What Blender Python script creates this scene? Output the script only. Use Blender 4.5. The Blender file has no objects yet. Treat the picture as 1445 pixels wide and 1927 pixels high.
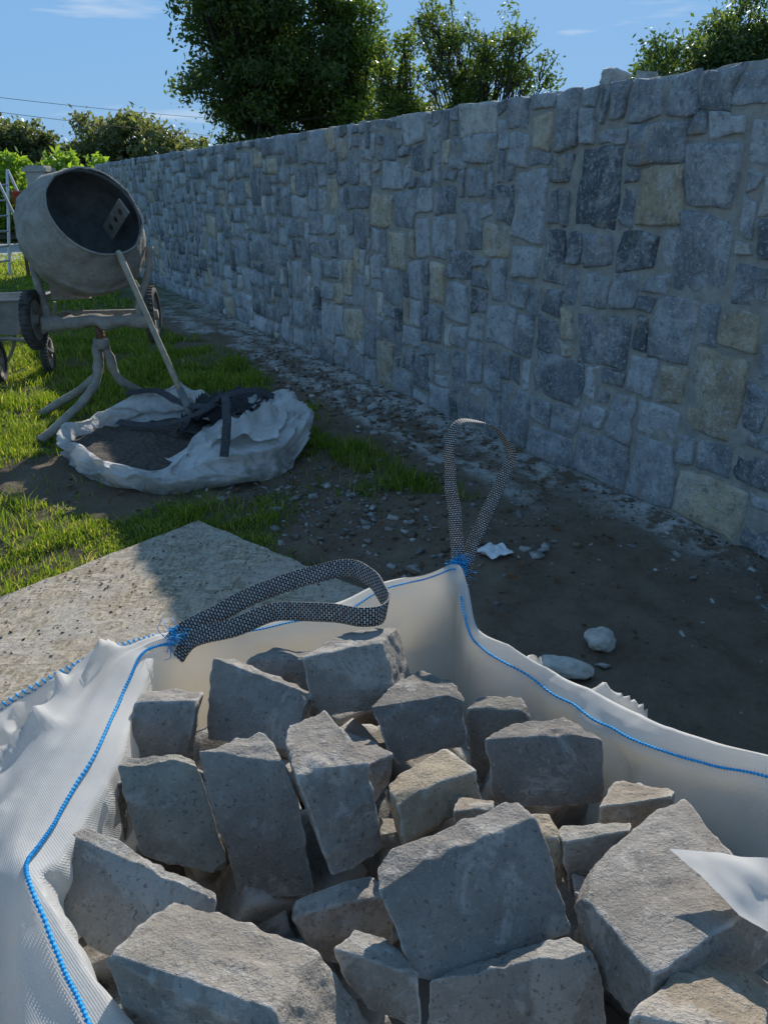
import bpy, math, random
import numpy as np
from mathutils import Vector, Matrix
random.seed(7); RNG=np.random.default_rng(11)
scene=bpy.context.scene
COL=bpy.context.collection

# ------------------------------------------------------------ noise helpers
def _h(ix,iy,iz,seed):
    n=(ix.astype(np.int64)*374761393+iy.astype(np.int64)*668265263+iz.astype(np.int64)*2147483647+seed*1274126177)&0xffffffff
    n=((n^(n>>13))*1274126177)&0xffffffff
    n=((n^(n>>16))*668265263)&0xffffffff
    n=n^(n>>15)
    return (n&0xffff)/32767.5-1.0
def vn(x,y,z,seed=0):
    x=np.asarray(x,float);y=np.asarray(y,float)+0*x;z=np.asarray(z,float)+0*x
    xi=np.floor(x);yi=np.floor(y);zi=np.floor(z)
    fx=x-xi;fy=y-yi;fz=z-zi
    fx=fx*fx*(3-2*fx);fy=fy*fy*(3-2*fy);fz=fz*fz*(3-2*fz)
    r=0
    for a in (0,1):
        for b in (0,1):
            for c in (0,1):
                w=(fx if a else 1-fx)*(fy if b else 1-fy)*(fz if c else 1-fz)
                r=r+w*_h(xi+a,yi+b,zi+c,seed)
    return r
def fbm(x,y,z,seed=0,o=3):
    r=0;a=1
    for i in range(o):
        r=r+a*vn(x*2**i,y*2**i,z*2**i,seed+i*17);a*=.5
    return r
def ridge(v,p=4): return (1-np.abs(v))**p
def sstep(x,a,b):
    t=np.clip((x-a)/(b-a),0,1);return t*t*(3-2*t)

# ------------------------------------------------------------ mesh helpers
def mk(name,V,F,mats=(),parent=None,smooth=False,col=None,uv=None,midx=None):
    me=bpy.data.meshes.new(name)
    V=np.asarray(V,dtype=np.float32)
    if isinstance(F,np.ndarray):
        nf,k=F.shape
        me.vertices.add(len(V));me.vertices.foreach_set("co",V.ravel())
        me.loops.add(nf*k);me.loops.foreach_set("vertex_index",F.ravel().astype(np.int32))
        me.polygons.add(nf);me.polygons.foreach_set("loop_start",np.arange(0,nf*k,k,dtype=np.int32))
        me.polygons.foreach_set("loop_total",np.full(nf,k,dtype=np.int32))
        me.update(calc_edges=True)
    else:
        me.from_pydata(V.tolist(),[],[tuple(int(i) for i in f) for f in F]);me.update()
    me.validate()
    for m in mats: me.materials.append(m)
    if smooth: me.polygons.foreach_set("use_smooth",[True]*len(me.polygons))
    if col is not None:
        a=me.color_attributes.new("tone",'FLOAT_COLOR','POINT')
        c=np.ones((len(V),4),dtype=np.float32);c[:,:3]=col
        a.data.foreach_set("color",c.ravel())
    if uv is not None:
        l=me.uv_layers.new(name="UVMap")
        vi=np.zeros(len(me.loops),dtype=np.int32);me.loops.foreach_get("vertex_index",vi)
        l.data.foreach_set("uv",np.asarray(uv,dtype=np.float32)[vi].ravel())
    if midx is not None: me.polygons.foreach_set("material_index",midx)
    ob=bpy.data.objects.new(name,me);COL.objects.link(ob)
    if parent: ob.parent=parent
    return ob
def empty(name):
    e=bpy.data.objects.new(name,None);COL.objects.link(e);return e
class Acc:
    def __init__(s): s.V=[];s.F=[];s.n=0;s.C=[];s.M=[]
    def add(s,V,F,col=None,m=0):
        s.V.append(np.asarray(V,float))
        for f in F: s.F.append([i+s.n for i in f]);s.M.append(m)
        s.C.append(np.tile(np.array(col if col is not None else (1,1,1),float),(len(V),1)))
        s.n+=len(V)
    def make(s,name,mats,parent=None,smooth=False):
        return mk(name,np.vstack(s.V),s.F,mats,parent,smooth,col=np.vstack(s.C),midx=s.M)
def frame(t):
    t=t/np.linalg.norm(t)
    u=np.cross(t,(0,0,1) if abs(t[2])<.9 else (1,0,0));u/=np.linalg.norm(u)
    return u,np.cross(t,u)
def tube(pts,rad,n=8,caps=True):
    pts=[np.array(p,float) for p in pts]
    if not hasattr(rad,'__len__'): rad=[rad]*len(pts)
    V=[];F=[]
    u=None
    for i,p in enumerate(pts):
        t=pts[min(i+1,len(pts)-1)]-pts[max(i-1,0)]
        t/=np.linalg.norm(t)+1e-9
        if u is None: u,v=frame(t)
        else:
            u=u-t*np.dot(u,t);u/=np.linalg.norm(u)+1e-9;v=np.cross(t,u)
        for k in range(n):
            a=2*math.pi*k/n
            V.append(p+rad[i]*(math.cos(a)*u+math.sin(a)*v))
    for i in range(len(pts)-1):
        for k in range(n):
            F.append([i*n+k,i*n+(k+1)%n,(i+1)*n+(k+1)%n,(i+1)*n+k])
    if caps:
        F.append(list(range(n))[::-1]);F.append([(len(pts)-1)*n+k for k in range(n)])
    return np.array(V),F
def lathe(c,ax,prof,n=48):
    c=np.array(c,float);ax=np.array(ax,float);ax/=np.linalg.norm(ax)
    u,v=frame(ax);V=[];F=[]
    for t,r in prof:
        for k in range(n):
            a=2*math.pi*k/n
            V.append(c+ax*t+r*(math.cos(a)*u+math.sin(a)*v))
    for i in range(len(prof)-1):
        for k in range(n):
            F.append([i*n+k,i*n+(k+1)%n,(i+1)*n+(k+1)%n,(i+1)*n+k])
    return np.array(V),F
def boxv(c,h,R=None):
    V=np.array([[x,y,z] for x in(-1,1) for y in(-1,1) for z in(-1,1)],float)*np.array(h)
    if R is not None: V=V@np.array(R).T
    V=V+np.array(c)
    F=[[0,1,3,2],[4,6,7,5],[0,4,5,1],[2,3,7,6],[0,2,6,4],[1,5,7,3]]
    return V,F
def catmull(P,n,closed=False):
    P=np.array(P,float);m=len(P);out=[]
    segs=m if closed else m-1
    for i in np.linspace(0,segs,n,endpoint=not closed):
        k=min(int(i),segs-1);t=i-k
        if closed: a,b,c,d=P[(k-1)%m],P[k%m],P[(k+1)%m],P[(k+2)%m]
        else: a,b,c,d=P[max(k-1,0)],P[k],P[k+1],P[min(k+2,m-1)]
        out.append(.5*((2*b)+(-a+c)*t+(2*a-5*b+4*c-d)*t*t+(-a+3*b-3*c+d)*t**3))
    return np.array(out)
def rotm(rx,ry,rz): return np.array(Matrix.Rotation(rz,3,'Z')@Matrix.Rotation(ry,3,'Y')@Matrix.Rotation(rx,3,'X'))

# ------------------------------------------------------------ material helper
class M:
    def __init__(s,name,rough=.9,spec=.3):
        s.m=bpy.data.materials.new(name);s.m.use_nodes=True;s.nt=s.m.node_tree;s.N=s.nt.nodes
        s.b=s.N["Principled BSDF"];s.b.inputs["Roughness"].default_value=rough
        s.b.inputs["Specular IOR Level"].default_value=spec
        s.out=s.N["Material Output"]
        s.gn=s.N.new("ShaderNodeNewGeometry");s.geo=s.gn.outputs["Position"]
    def L(s,a,b): s.nt.links.new(a,b)
    def val(s,sock,v):
        if hasattr(v,"default_value") and not isinstance(v,(tuple,float,int)): s.L(v,sock)
        else:
            if isinstance(v,(tuple,list)) and len(v)==3 and sock.type=='RGBA': v=(*v,1)
            sock.default_value=v
    def noise(s,scale,detail=4,rough=.6,vec=None,dist=0):
        n=s.N.new("ShaderNodeTexNoise");n.inputs["Scale"].default_value=scale;n.inputs["Detail"].default_value=detail
        n.inputs["Roughness"].default_value=rough;n.inputs["Distortion"].default_value=dist
        s.L(vec or s.geo,n.inputs["Vector"]);return n.outputs["Fac"]
    def vor(s,scale,feat='F1',out="Distance",vec=None):
        n=s.N.new("ShaderNodeTexVoronoi");n.feature=feat;n.inputs["Scale"].default_value=scale
        s.L(vec or s.geo,n.inputs["Vector"]);return n.outputs[out]
    def ramp(s,fac,stops):
        n=s.N.new("ShaderNodeValToRGB");e=n.color_ramp.elements
        while len(e)<len(stops): e.new(.5)
        for i,(p,c) in enumerate(stops):
            e[i].position=p
            if not hasattr(c,'__len__'): c=(c,c,c)
            e[i].color=(*c,1)
        s.L(fac,n.inputs[0]);return n.outputs[0]
    def mix(s,fac,a,b,mode='MIX'):
        n=s.N.new("ShaderNodeMix");n.data_type='RGBA';n.blend_type=mode
        s.val(n.inputs[0],fac);s.val(n.inputs[6],a);s.val(n.inputs[7],b);return n.outputs[2]
    def math(s,op,a,b=0.):
        n=s.N.new("ShaderNodeMath");n.operation=op;s.val(n.inputs[0],a);s.val(n.inputs[1],b);return n.outputs[0]
    def attr(s,name="tone"):
        n=s.N.new("ShaderNodeAttribute");n.attribute_name=name;return n
    def scalev(s,v,vec=None):
        n=s.N.new("ShaderNodeVectorMath");n.operation='MULTIPLY';s.L(vec or s.geo,n.inputs[0]);n.inputs[1].default_value=v;return n.outputs[0]
    def base(s,c): s.val(s.b.inputs["Base Color"],c)
    def bump(s,h,st=.5,dist=.01):
        n=s.N.new("ShaderNodeBump");n.inputs["Strength"].default_value=st;n.inputs["Distance"].default_value=dist
        s.L(h,n.inputs["Height"]);s.L(n.outputs[0],s.b.inputs["Normal"]);s.bn=n.outputs[0]
    def transl(s,c,f):
        t=s.N.new("ShaderNodeBsdfTranslucent");s.val(t.inputs[0],c)
        m=s.N.new("ShaderNodeMixShader");m.inputs[0].default_value=f
        s.L(s.b.outputs[0],m.inputs[1]);s.L(t.outputs[0],m.inputs[2]);s.L(m.outputs[0],s.out.inputs[0])

# ---- materials
w=M("wall_stone_limestone",.85)
tone=w.attr().outputs["Color"]
n1=w.noise(8,6,.68);n2=w.noise(50,4,.7);n3=w.noise(4.5,8,.76,dist=.4)
c=w.mix(1.0,tone,w.ramp(n1,[(.3,.68),(.7,1.45)]),'MULTIPLY')
c=w.mix(w.ramp(n3,[(.48,0.),(.60,.50)]),c,(.66,.65,.62))
c=w.mix(w.ramp(n2,[(.55,0.),(.65,.55)]),c,(.72,.71,.67))
c=w.mix(w.ramp(w.noise(26,6,.72),[(.36,.55),(.47,0.)]),c,(.13,.135,.14))
c=w.mix(w.ramp(w.noise(5.5,5,.7),[(.58,0.),(.66,.5)]),c,(.47,.335,.20))
w.base(c);w.bump(w.mix(.5,n1,n2),1.,.024);MW=w.m
w=M("wall_mortar",.95)
n1=w.noise(14,5,.7);c=w.ramp(n1,[(.3,(.29,.265,.225)),(.7,(.49,.455,.39))])
w.base(c);w.bump(w.noise(60,4,.7),.8,.01);MMOR=w.m

w=M("limestone_block",.9,.25)
n0=w.noise(5,3,.5);n1=w.noise(22,8,.74);n2=w.noise(160,3,.7);n3=w.noise(8,7,.72,dist=.5)
tone=w.attr().outputs["Color"]
c=w.ramp(n1,[(.25,(.225,.20,.170)),(.5,(.32,.29,.25)),(.75,(.43,.39,.34))])
c=w.mix(1.,c,tone,'MULTIPLY')
c=w.mix(w.ramp(n0,[(.38,.45),(.52,0.)]),c,(.18,.16,.135))
c=w.mix(w.ramp(n3,[(.55,0.),(.60,.42)]),c,(.55,.51,.45))
c=w.mix(w.ramp(n2,[(.60,0.),(.68,.35)]),c,(.58,.54,.48))
c=w.mix(w.ramp(w.noise(120,2,.6),[(.31,.6),(.39,0.)]),c,(.08,.07,.058))
c=w.mix(w.ramp(w.gn.outputs["Pointiness"],[(.515,0.),(.56,.65)]),c,(.64,.60,.54))
w.base(c);w.bump(w.mix(.45,n1,n2),1.,.012);MB=w.m

w=M("woven_polypropylene",.55,.35)
n1=w.noise(7,4,.6)
wx=w.N.new("ShaderNodeTexWave");wx.inputs["Scale"].default_value=130;wx.bands_direction='X';w.L(w.geo,wx.inputs[0])
wy=w.N.new("ShaderNodeTexWave");wy.inputs["Scale"].default_value=130;wy.bands_direction='DIAGONAL';w.L(w.geo,wy.inputs[0])
wv=w.math('MULTIPLY',wx.outputs[1],wy.outputs[1])
c=w.ramp(n1,[(.3,(.76,.74,.70)),(.7,(.85,.83,.79))])
c=w.mix(w.math('MULTIPLY',wv,.15),c,(.55,.54,.52))
w.base(c);w.bump(w.math('ADD',w.math('MULTIPLY',wv,.25),w.noise(22,3,.5)),.35,.012);w.transl((.88,.82,.71),.46);MBAG=w.m
w=M("dirty_white_sack",.7,.2)
n1=w.noise(5,5,.65);c=w.ramp(n1,[(.35,(.60,.56,.51)),(.55,(.84,.81,.77))])
pz=w.N.new("ShaderNodeSeparateXYZ");w.L(w.geo,pz.inputs[0])
c=w.mix(w.math('MULTIPLY',w.ramp(pz.outputs[2],[(0.,1.),(.10,0.)]),w.ramp(w.noise(16,4,.7),[(.35,0.),(.6,.9)])),c,(.22,.18,.14))
c=w.mix(w.ramp(w.noise(11,6,.75),[(.58,0.),(.68,.6)]),c,(.26,.225,.18))
w.base(c);w.bump(w.noise(14,4,.6,dist=.5),.8,.035);w.transl((.82,.79,.72),.35);MSACK=w.m
def simple(name,c1,c2,scale=20,rough=.8,bs=.3,bd=.005,metal=0,spec=.3):
    w=M(name,rough,spec);n=w.noise(scale,5,.65);w.base(w.ramp(n,[(.32,c1),(.68,c2)]));w.bump(n,bs,bd)
    w.b.inputs["Metallic"].default_value=metal;return w.m
MTHR=simple("blue_thread",(.0,.27,.64),(.03,.48,.88),200,.6)
MSAND=simple("wet_sand",(.06,.05,.04),(.15,.12,.095),40,.95,.8,.02)
w=M("cement_crust",.95)
n1=w.noise(10,6,.7);n2=w.noise(60,4,.7)
c=w.ramp(n1,[(.32,(.27,.235,.185)),(.68,(.48,.43,.36))])
c=w.mix(w.ramp(w.noise(5,5,.7),[(.58,0.),(.70,.5)]),c,(.18,.15,.115))
c=w.mix(w.ramp(w.noise(30,4,.7),[(.64,0.),(.70,.7)]),c,(.20,.09,.045))
w.base(c);w.bump(w.mix(.5,n1,n2),1.,.016);MCEM=w.m
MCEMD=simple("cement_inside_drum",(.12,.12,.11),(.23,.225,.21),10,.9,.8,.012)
MRUST=simple("rusty_steel",(.15,.06,.035),(.28,.15,.09),30,.8)
MTYRE=simple("tyre_rubber",(.04,.038,.035),(.14,.125,.105),18,.85)
MGALV=simple("galvanised_tray",(.25,.23,.20),(.40,.37,.33),8,.7,.4,.006)
MALU=simple("aluminium",(.5,.5,.5),(.65,.65,.65),20,.4,.1,.002,.8)
MWOOD=simple("cement_stained_wood",(.33,.265,.18),(.51,.425,.31),25,.85,.6,.006)
MBLACK=simple("black_webbing",(.024,.023,.024),(.09,.085,.085),90,.7)
MRED=simple("red_plastic",(.50,.06,.03),(.62,.10,.05),10,.5)
MCONC=simple("pale_concrete",(.36,.33,.29),(.50,.47,.42),5,.9,.4,.01)
MBARK=simple("bark",(.05,.04,.03),(.12,.10,.07),10,.95,.8,.03)
MWIRE=simple("cable_black",(.02,.02,.02),(.04,.04,.04),10,.6)
MPALE=simple("pale_fieldstone",(.42,.38,.32),(.68,.62,.54),30,.8,.7,.01)
MFOIL=simple("white_plastic_scrap",(.75,.74,.72),(.88,.87,.85),12,.35,.9,.02)
w=M("rubble_chips",.9);tone=w.attr().outputs["Color"];w.base(w.mix(1.,tone,w.ramp(w.noise(60,4,.7),[(.3,.7),(.7,1.5)]),'MULTIPLY'));MRUB=w.m
w=M("grass_blade",.5,.3);tone=w.attr().outputs["Color"];w.base(tone);w.transl(w.mix(1.,tone,(1.8,1.75,.7),'MULTIPLY'),.5);MGR=w.m
w=M("leaf",.45,.4);tone=w.attr().outputs["Color"];w.base(tone);w.transl(w.mix(1.,tone,(1.9,2.0,.8),'MULTIPLY'),.42);MLEAF=w.m
# webbing
w=M("lifting_loop_webbing",.75)
uvn=w.N.new("ShaderNodeUVMap");uvn.uv_map="UVMap"
br=w.N.new("ShaderNodeTexBrick");w.L(uvn.outputs[0],br.inputs["Vector"])
br.inputs["Scale"].default_value=4.2;br.inputs["Brick Width"].default_value=1.0;br.inputs["Row Height"].default_value=.62
br.inputs["Mortar Size"].default_value=.19;br.inputs["Mortar Smooth"].default_value=.5
br.inputs["Color1"].default_value=(.78,.74,.68,1);br.inputs["Color2"].default_value=(.46,.44,.40,1);br.inputs["Mortar"].default_value=(.026,.024,.024,1)
wc=w.mix(w.ramp(w.noise(35,4,.7),[(.45,0.),(.7,.4)]),br.outputs[0],(.20,.185,.17))
w.base(wc);w.bump(br.outputs[1],.6,-.003);w.transl(wc,.25);MWEB=w.m
# OSB
w=M("osb_board",.9)
v1=w.scalev((1,.28,1));v2=w.scalev((.3,1,1))
a=w.vor(75,out="Color",vec=v1);b=w.vor(60,out="Color",vec=v2)
c1=w.ramp(a,[(.2,(.27,.205,.13)),(.8,(.54,.435,.30))]);c2=w.ramp(b,[(.2,(.29,.235,.165)),(.8,(.58,.48,.355))])
c=w.mix(w.ramp(w.noise(20,3,.6),[(.45,0.),(.55,1.)]),c1,c2)
c=w.mix(w.ramp(w.noise(3.5,5,.7),[(.42,0.),(.64,.65)]),c,(.48,.425,.355))
c=w.mix(w.ramp(w.noise(75,3,.7),[(.56,0.),(.64,.8)]),c,(.11,.083,.055))
w.base(c);w.bump(w.mix(.5,a,w.noise(70,4,.7)),.9,.008);MOSB=w.m
# ground
w=M("ground_soil_and_turf",.97,.15)
at=w.attr();sp=w.N.new("ShaderNodeSeparateColor");w.L(at.outputs["Color"],sp.inputs[0])
n1=w.noise(5,7,.72);n2=w.noise(45,5,.75)
soil=w.mix(w.ramp(n2,[(.3,0.),(.7,.8)]),w.ramp(n1,[(.3,(.105,.072,.046)),(.7,(.27,.205,.145))]),(.225,.17,.12))
soil=w.mix(w.ramp(w.vor(55),[(.0,.6),(.25,0.)]),soil,(.32,.265,.205))
dust=w.ramp(n2,[(.32,(.34,.315,.28)),(.6,(.68,.65,.59))])
turf=w.ramp(n2,[(.3,(.034,.042,.015)),(.7,(.085,.10,.03))])
far=w.ramp(w.noise(.25,5,.7),[(.3,(.055,.085,.02)),(.7,(.09,.13,.03))])
dm=w.math('MULTIPLY',sp.outputs[1],w.ramp(w.noise(6,7,.74),[(.43,0.),(.53,1.)]))
c=w.mix(dm,soil,dust);c=w.mix(sp.outputs[0],c,turf);c=w.mix(sp.outputs[2],c,far)
w.base(c);w.bump(w.mix(.5,n1,n2),1.,.035);MG=w.m

# ------------------------------------------------------------ frame of the wall
AL=np.array([-.4802,.8771,0]);NO=np.array([.8771,.4802,0])   # along, away from viewer
D0=3.015;ZT=2.04;S0,S1=-2.6,18.6
def wallp(s,z,o):  # o = outward toward viewer side
    s=np.asarray(s,float)[...,None];o=np.asarray(o,float)[...,None]
    p=s*AL+(D0-o)*NO;p[...,2]=z;return p
def dS(x,y): return D0-(.8771*x+.4802*y), -.4802*x+.8771*y

# ------------------------------------------------------------ stone wall
wall=empty("stone_wall")
cu,cv=.104,.0975;nc=int((S1-S0)/cu);nr=21
occ=np.zeros((nc,nr),bool);rects=[]
sizes=[(2,2)]*5+[(3,2)]*4+[(2,3)]*3+[(3,3)]*2+[(4,3)]*1+[(3,4)]*1+[(4,2)]*1+[(1,2)]*2+[(2,1)]*2+[(1,1)]*1
for j in range(nr):
    for i in range(nc):
        if occ[i,j]: continue
        cand=random.sample(sizes,7)+[(2,2),(1,2),(2,1),(1,1)]
        for (a,b) in cand:
            if i+a<=nc and j+b<=nr and not occ[i:i+a,j:j+b].any():
                occ[i:i+a,j:j+b]=True;rects.append((i,j,a,b));break
A0=np.array([-1,-.97,-.9,-.65,-.35,0,.35,.65,.9,.97,1.])
A1=np.array([-1,-.94,-.4,.4,.94,1.])
acc=[];accF=[];accC=[];nv=0
pal=[((.26,.267,.275),6),((.34,.343,.345),5),((.19,.198,.207),4),((.43,.43,.42),2.4),((.47,.38,.26),1.3),((.53,.50,.44),1.3),((.12,.125,.133),1.0)]
pw=np.array([p[1] for p in pal]);pw=pw/pw.sum()
for (i,j,a,b) in rects:
    s0=S0+i*cu;s1=s0+a*cu;z0=j*cv;z1=z0+b*cv
    A=A0 if s0<7 else A1
    gx,gy=np.meshgrid(A,A,indexing='ij');k=len(A)
    gap=.006+random.random()*.008
    rr=random.uniform(.0,.045)
    X=gx*(1-rr*gy**4);Y=gy*(1-rr*gx**4)
    jx=RNG.normal(0,.014,4);jy=RNG.normal(0,.012,4)
    w4=[(1-X)*(1-Y)/4,(1+X)*(1-Y)/4,(1+X)*(1+Y)/4,(1-X)*(1+Y)/4]
    ss=(s0+s1)/2+X*((s1-s0)/2-gap)+sum(w4[q]*jx[q] for q in range(4))
    zz=(z0+z1)/2+Y*((z1-z0)/2-gap)+sum(w4[q]*jy[q] for q in range(4))
    ws=ss+.034*vn(ss*1.7,zz*1.7,0,3)+.012*vn(ss*14,zz*14,0,5)
    wz=zz+.034*vn(ss*1.5,zz*1.9,0,9)*np.clip(zz/.2,0,1)*np.clip((ZT+.02-zz)/.4,0,1)+.011*vn(ss*14,zz*14,3,6)
    wz=np.minimum(wz,ZT+.012+.012*vn(ss*3,0,0,8))
    e=np.maximum(abs(gx),abs(gy))
    dep=random.uniform(.012,.030)
    o=np.where(e>.99,-.012,np.where(e>.96,dep*.7,np.where(e>.88,dep*.95,dep)))
    if k==6: o=np.where(e>.99,-.012,np.where(e>.9,dep*.85,dep))
    o=o+(e<.98)*(.007*fbm(ss*9,zz*9,i*.37,21)+.006*vn(ss*28,zz*28,0,4)+random.uniform(-.05,.05)*gx*(s1-s0)*.5+random.uniform(-.06,.06)*gy*(z1-z0)*.5)
    if j==0: wz=np.maximum(wz,-.05)
    V=wallp(ws,0,o);V[...,2]=wz
    acc.append(V.reshape(-1,3))
    idx=np.arange(k*k).reshape(k,k)
    F=np.stack([idx[:-1,:-1],idx[:-1,1:],idx[1:,1:],idx[1:,:-1]],-1).reshape(-1,4)+nv
    accF.append(F);nv+=k*k
    cc=np.array(pal[RNG.choice(len(pal),p=pw)][0])*random.uniform(.85,1.2)
    accC.append(np.tile(cc,(k*k,1)))
mk("face_stones",np.vstack(acc),np.vstack(accF),[MW],wall,True,col=np.vstack(accC))
sg=np.arange(S0-.02,S1+.03,.045);zg=np.linspace(-.1,ZT,40)
rows=[]
for z in zg: rows.append((z,np.full(len(sg),.006)+.007*fbm(sg*8,z*8,0,31)))
P=[]
for z,o in rows:
    zz=z+(.008*fbm(sg*5,0,0,40) if z>ZT-.01 else 0)
    q=wallp(sg,0,o-(.02 if z>ZT-.01 else 0));q[:,2]=zz;P.append(q)
for o in np.linspace(-.07,-.45,7):
    q=wallp(sg,0,np.full(len(sg),o));q[:,2]=ZT+.006+.014*fbm(sg*6,o*6,2,41);P.append(q)
for z in (1.5,.7,-.1):
    q=wallp(sg,0,np.full(len(sg),-.45));q[:,2]=z;P.append(q)
nr_,ns=len(P),len(sg);V=np.vstack(P);idx=np.arange(nr_*ns).reshape(nr_,ns)
F=np.stack([idx[:-1,:-1],idx[1:,:-1],idx[1:,1:],idx[:-1,1:]],-1).reshape(-1,4)
ob=mk("mortar_core",V,F,[MMOR],wall,True)
endc=[list(idx[:,0]),list(idx[:,-1])[::-1]]
mk("end_caps",V,[e for e in endc],[MMOR],wall)

# generic rough block : eight corners -> displaced hexahedron with fractured corners
def hexa(a,b,r,l,R_,L_,N=14,amp=1.,seed=0,pw=26.,cuts=7):
    a,b,r,l,R_,L_=[np.array(q,float) for q in (a,b,r,l,R_,L_)]
    bb=b+(R_-r);aa=a+(L_-l)
    C={(-1,1,1):a,(1,1,1):b,(1,-1,1):r,(-1,-1,1):l,(1,-1,-1):R_,(-1,-1,-1):L_,(1,1,-1):bb,(-1,1,-1):aa}
    t=np.linspace(-1,1,N+1);Vs=[];Fs=[];n=0
    g1,g2=np.meshgrid(t,t,indexing='ij')
    for ax in range(3):
        for sg_ in (-1,1):
            c=[None]*3;c[ax]=np.full_like(g1,sg_);o=[q for q in range(3) if q!=ax];c[o[0]]=g1;c[o[1]]=g2
            p=np.stack(c,-1).reshape(-1,3)
            Vs.append(p);idx=np.arange((N+1)**2).reshape(N+1,N+1)
            f=np.stack([idx[:-1,:-1],idx[1:,:-1],idx[1:,1:],idx[:-1,1:]],-1).reshape(-1,4)
            if (sg_==-1)^(ax==1): f=f[:,::-1]
            Fs.append(f+n);n+=(N+1)**2
    p=np.vstack(Vs);F=np.vstack(Fs)
    key=np.round(p*1000).astype(int);_,first,inv=np.unique(key,axis=0,return_index=True,return_inverse=True)
    p=p[first];F=inv.reshape(-1)[F]
    rg=np.random.default_rng(seed+900)
    for q in range(cuts):
        s_=rg.choice([-1,1],3)*rg.uniform(.15,1,3)
        s_[rg.integers(0,3)]*=rg.choice([.0,.15,1.])
        s_=s_/np.linalg.norm(s_);sup=np.abs(s_).sum();d0=sup*rg.uniform(.83,.96)
        ov=np.maximum(0,p@s_-d0);p=p-ov[:,None]*s_
    sc=1/(np.sum(np.abs(p)**pw,1)**(1/pw));sc=np.minimum(sc,1.0);p=p*sc[:,None]
    V=np.zeros_like(p)
    for k,cv_ in C.items():
        wt=(1+k[0]*p[:,0])*(1+k[1]*p[:,1])*(1+k[2]*p[:,2])/8;V+=wt[:,None]*cv_
    cen=V.mean(0);d=V-cen;d/=np.linalg.norm(d,axis=1)[:,None]
    x,y,z=V.T
    h=.005*fbm(x*9,y*9,z*9,seed,2)+.0034*(1-2*np.abs(vn(x*24,y*24,z*24,seed+5)))+.0026*vn(x*55,y*55,z*55,seed+9)+.0016*vn(x*120,y*120,z*120,seed+3)+.003
    V=V+d*(h*amp)[:,None]
    return V,F
def loose(s,o,z,sx,sy,sz,rz,seed):
    c=s*AL+(D0-o)*NO;c[2]=z;R=rotm(.1,.15,rz)
    P=[c+R@np.array(v) for v in [(-sx,sy,sz),(sx,sy,sz),(sx*.9,-sy,sz*.8),(-sx,-sy,sz),(sx,-sy,-sz),(-sx,-sy,-sz)]]
    return hexa(*P,N=8,seed=seed)
k=0
for (s,o,z,sx,sy,sz,rz) in [(3.30,-.16,2.085,.055,.05,.04,.4),(3.12,-.2,2.062,.05,.05,.022,1.2),(2.1,-.15,2.05,.09,.07,.015,.2),(4.6,-.2,2.05,.07,.06,.012,.1)]:
    V,F=loose(s,o,z,sx,sy,sz,rz,100+k);mk("loose_cap_stone",V,F,[MW],wall,True,col=np.tile((.42,.39,.35),(len(V),1)));k+=1

# ------------------------------------------------------------ ground
def masks(x,y):
    d,s=dS(x,y)
    nz=fbm(x*1.3,y*1.3,0,50,4);nf=fbm(x*5,y*5,0,60,3)
    e=d+.30*nz+.10*nf
    g=sstep(e,.68,1.05)*sstep(s+.3*nz,2.75,3.15)
    g=np.maximum(g,sstep(e,2.45,2.75)*sstep(s,2.1,2.5))
    g=g*(1-.95*sstep(-np.hypot((x-.02)/.80,(y-3.45)/.65)+.22*nz,-.85,-.5))
    g=g*(1-.9*sstep(-np.hypot((x+1.25)/1.25,(y-4.1)/.55)+.25*nf,-1.0,-.75))
    g=g*(.45+.55*sstep(nf+.6*nz,-.40,.15))
    dust=1.0*sstep(-(d+.10*nz),-.40,-.08)*sstep(s,1.6,2.3)
    dust=np.maximum(dust,.9*sstep(-np.abs(d-.44+.22*nz),-.17,-.04)*sstep(s,2.5,3.3))
    return np.clip(g,0,1),np.clip(dust,0,1)
xs=np.concatenate([np.linspace(-260,-22,14),np.linspace(-20,-5,60),np.linspace(-4.95,2.9,240),np.linspace(3.2,20,30),np.linspace(25,260,14)])
ys=np.concatenate([np.linspace(-80,-1,12),np.linspace(-.8,.9,20),np.linspace(.95,9,250),np.linspace(9.1,26,120),np.linspace(28,500,30)])
X,Y=np.meshgrid(xs,ys,indexing='ij');g,du=masks(X,Y)
def hgt(x,y,g):
    n=sstep(-np.hypot(x,y),-14,-9)
    return n*(.014*fbm(x*2.5,y*2.5,0,70)+.014*fbm(x*9,y*9,0,71,3)*(1-g))-.004
Z=hgt(X,Y,g)
farm=1-sstep(-np.hypot(X,Y),-16,-9)
V=np.stack([X,Y,Z],-1).reshape(-1,3);nx,ny=X.shape;idx=np.arange(nx*ny).reshape(nx,ny)
F=np.stack([idx[:-1,:-1],idx[1:,:-1],idx[1:,1:],idx[:-1,1:]],-1).reshape(-1,4)
dd,_=dS(X,Y);farm=np.where(dd<-.5,1,farm)
mk("ground",V,F,[MG],None,True,col=np.stack([g,du,farm],-1).reshape(-1,3))
def gz(x,y):
    g,_=masks(x,y);return hgt(x,y,g)

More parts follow.
